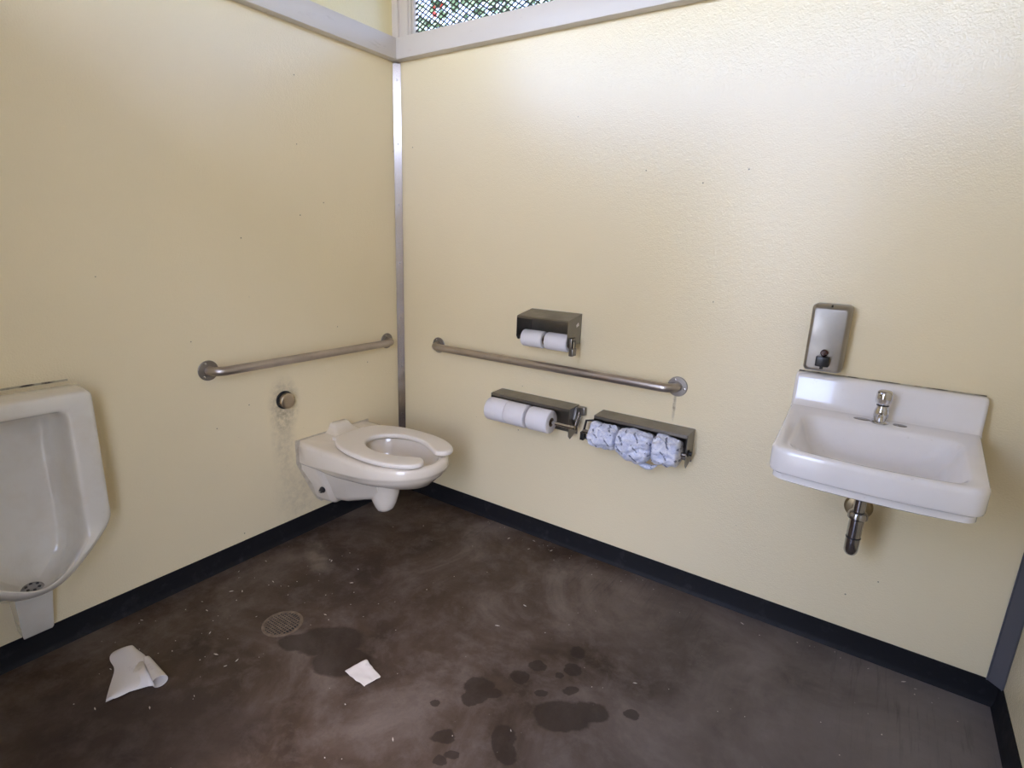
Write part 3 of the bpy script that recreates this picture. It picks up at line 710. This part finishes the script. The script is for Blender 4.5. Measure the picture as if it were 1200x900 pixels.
# ------------------------------------------------------------------ paper on the floor
root = empty('paper_towel', (.33, -1.51, 0), 'large folded white paper towel curled at one edge, on the floor near the urinal', 'paper towel')
L_ = [(.205, -1.468), (.186, -1.500), (.192, -1.524), (.225, -1.534), (.262, -1.532), (.300, -1.556), (.345, -1.583), (.388, -1.607)]
Rg = [(.232, -1.457), (.262, -1.452), (.300, -1.455), (.330, -1.462), (.355, -1.470), (.385, -1.488), (.408, -1.510), (.398, -1.590)]
rows = []
for j in range(8):
    a, b2 = L_[j], Rg[j]; row_ = []
    for i in range(9):
        u_ = i/8; x = a[0]+(b2[0]-a[0])*u_; y = a[1]+(b2[1]-a[1])*u_
        z = .004 + .020*math.exp(-((j-1.0)/1.6)**2)*math.sin(PI*min(1, u_*.85+.15)) + .010*math.sin(PI*u_)*(1 if j > 3 else .3)
        z += (.014*math.exp(-((j-3)/1.0)**2)*u_)
        row_.append((x, y, z))
    rows.append(row_)
MB().loft(rows, False, False, closed=False).build('sheet', M['towel'], root, smooth=60, solid=.0008, sub=2)
rings = []
for i in range(9):
    u_ = i/8; cx = .300+(.452-.300)*u_; cy = -1.458+(-1.483+1.458)*u_; r_ = .008+.011*u_
    rings.append([(cx+.004*math.cos(a), cy+r_*math.cos(a)*1.15, .001+r_+r_*math.sin(a)) for a in [math.radians(-150+300*k_/14) for k_ in range(15)]])
MB().loft(rings, False, False, closed=False).build('curled_edge', M['towel'], root, smooth=60, solid=.0008, sub=1)
mb = MB(); mb.add([(.262, -1.532, .004), (.320, -1.475, .020), (.445, -1.497, .012), (.423, -1.507, .004), (.398, -1.553, .003), (.388, -1.606, .003)], [(0, 1, 5), (1, 4, 5), (1, 3, 4), (1, 2, 3)])
mb.build('lower_fold', M['towel'], root, smooth=60, solid=.0008)
root = empty('paper_scrap', (.905, -1.085, 0), 'small torn white tissue scrap on the floor between the drain and the wet spots', 'paper scrap')
q0, q1, q2, q3 = Vector((.851, -1.112, 0)), Vector((.872, -1.038, 0)), Vector((.966, -1.058, 0)), Vector((.950, -1.122, 0))
rows = []
for j in range(9):
    v_ = j/8; row_ = []
    for i in range(9):
        u_ = i/8; p = (q0.lerp(q1, v_)).lerp(q3.lerp(q2, v_), u_)
        e_ = noise.noise(Vector((u_*7, v_*7, 2)))*.004
        if j == 0 and i > 5: e_ += .006
        p = p + Vector((e_, e_*.8, 0)); z = .003 + .007*abs(noise.noise(Vector((u_*3.2, v_*3.2, 9)))) + (.006 if i < 2 else 0)*(v_)
        row_.append((p.x, p.y, z))
    rows.append(row_)
MB().loft(rows, False, False, closed=False).build('sheet', M['towel'], root, smooth=60, solid=.001, sub=1)

# crumbs of dried paint and grit on the floor
mb = MB()
for k_ in range(150):
    if k_ < 50: x, y = random.uniform(.05, .6), random.uniform(-1.6, -.6)
    elif k_ < 90: x, y = random.uniform(.6, 2.5), -.03-abs(random.gauss(0, .06))
    else: x, y = random.uniform(.2, 2.4), random.uniform(-1.7, -.1)
    if (x-DC[0])**2+(y-DC[1])**2 < .0064: continue
    s_ = random.uniform(.0008, .0022); a = random.random()*PI; l_ = s_*random.choice((1, 1, 1.5, 4)) 
    ca, sa = math.cos(a), math.sin(a)
    mb.prism([(x+ca*l_, y+sa*l_, 0), (x-sa*s_, y+ca*s_, 0), (x-ca*l_, y-sa*l_, 0), (x+sa*s_, y-ca*s_, 0)], (0, 0, s_*.7))
tag(mb.build('floor_debris', M['debris'], None, smooth=0), 'pale crumbs and paint flecks scattered over the brown floor', 'debris', None, 'stuff')

# ------------------------------------------------------------------ tree outside, seen through the mesh
root = empty('tree', (1.6, 4.6, -.13), 'leafy tree with red blossoms outside, behind the wire mesh', 'tree')
MB().tube([(1.6, 4.6, -.13), (1.5, 4.6, 1.6), (1.3, 4.5, 3.0), (1.0, 4.4, 4.4), (.7, 4.3, 5.4)], [.13, .11, .08, .05, .02], 10).tube([(1.3, 4.5, 2.9), (2.0, 4.4, 3.8), (2.6, 4.3, 4.6)], [.05, .035, .015], 8).tube([(1.3, 4.5, 2.6), (.3, 4.3, 3.4), (-.9, 4.1, 3.9)], [.05, .035, .015], 8).build('trunk', M['bark'], root)
lv = MB(); rd = MB()
for cl in range(230):
    c_ = Vector((random.uniform(-3.4, 3.2), random.uniform(3.0, 5.2), random.uniform(2.7, 4.6)))
    red = random.random() < .2
    for k_ in range(5 if red else 34):
        p = c_ + Vector([random.gauss(0, .17 if not red else .04) for _ in range(3)])
        d_ = Vector([random.gauss(0, 1) for _ in range(3)]).normalized(); e_ = d_.orthogonal().normalized(); n_ = d_.cross(e_)
        L, w_ = (random.uniform(.07, .13), random.uniform(.025, .045)) if not red else (.07, .04)
        (rd if red else lv).add([p, p+d_*L*.5+e_*w_+n_*.008, p+d_*L, p+d_*L*.5-e_*w_+n_*.008, p+d_*L*.5-n_*.004], [(0, 1, 4), (1, 2, 4), (2, 3, 4), (3, 0, 4)])
lv.build('foliage', M['leaf'], root, smooth=0, kind='stuff'); rd.build('blossoms', M['red'], root, smooth=0, kind='stuff')
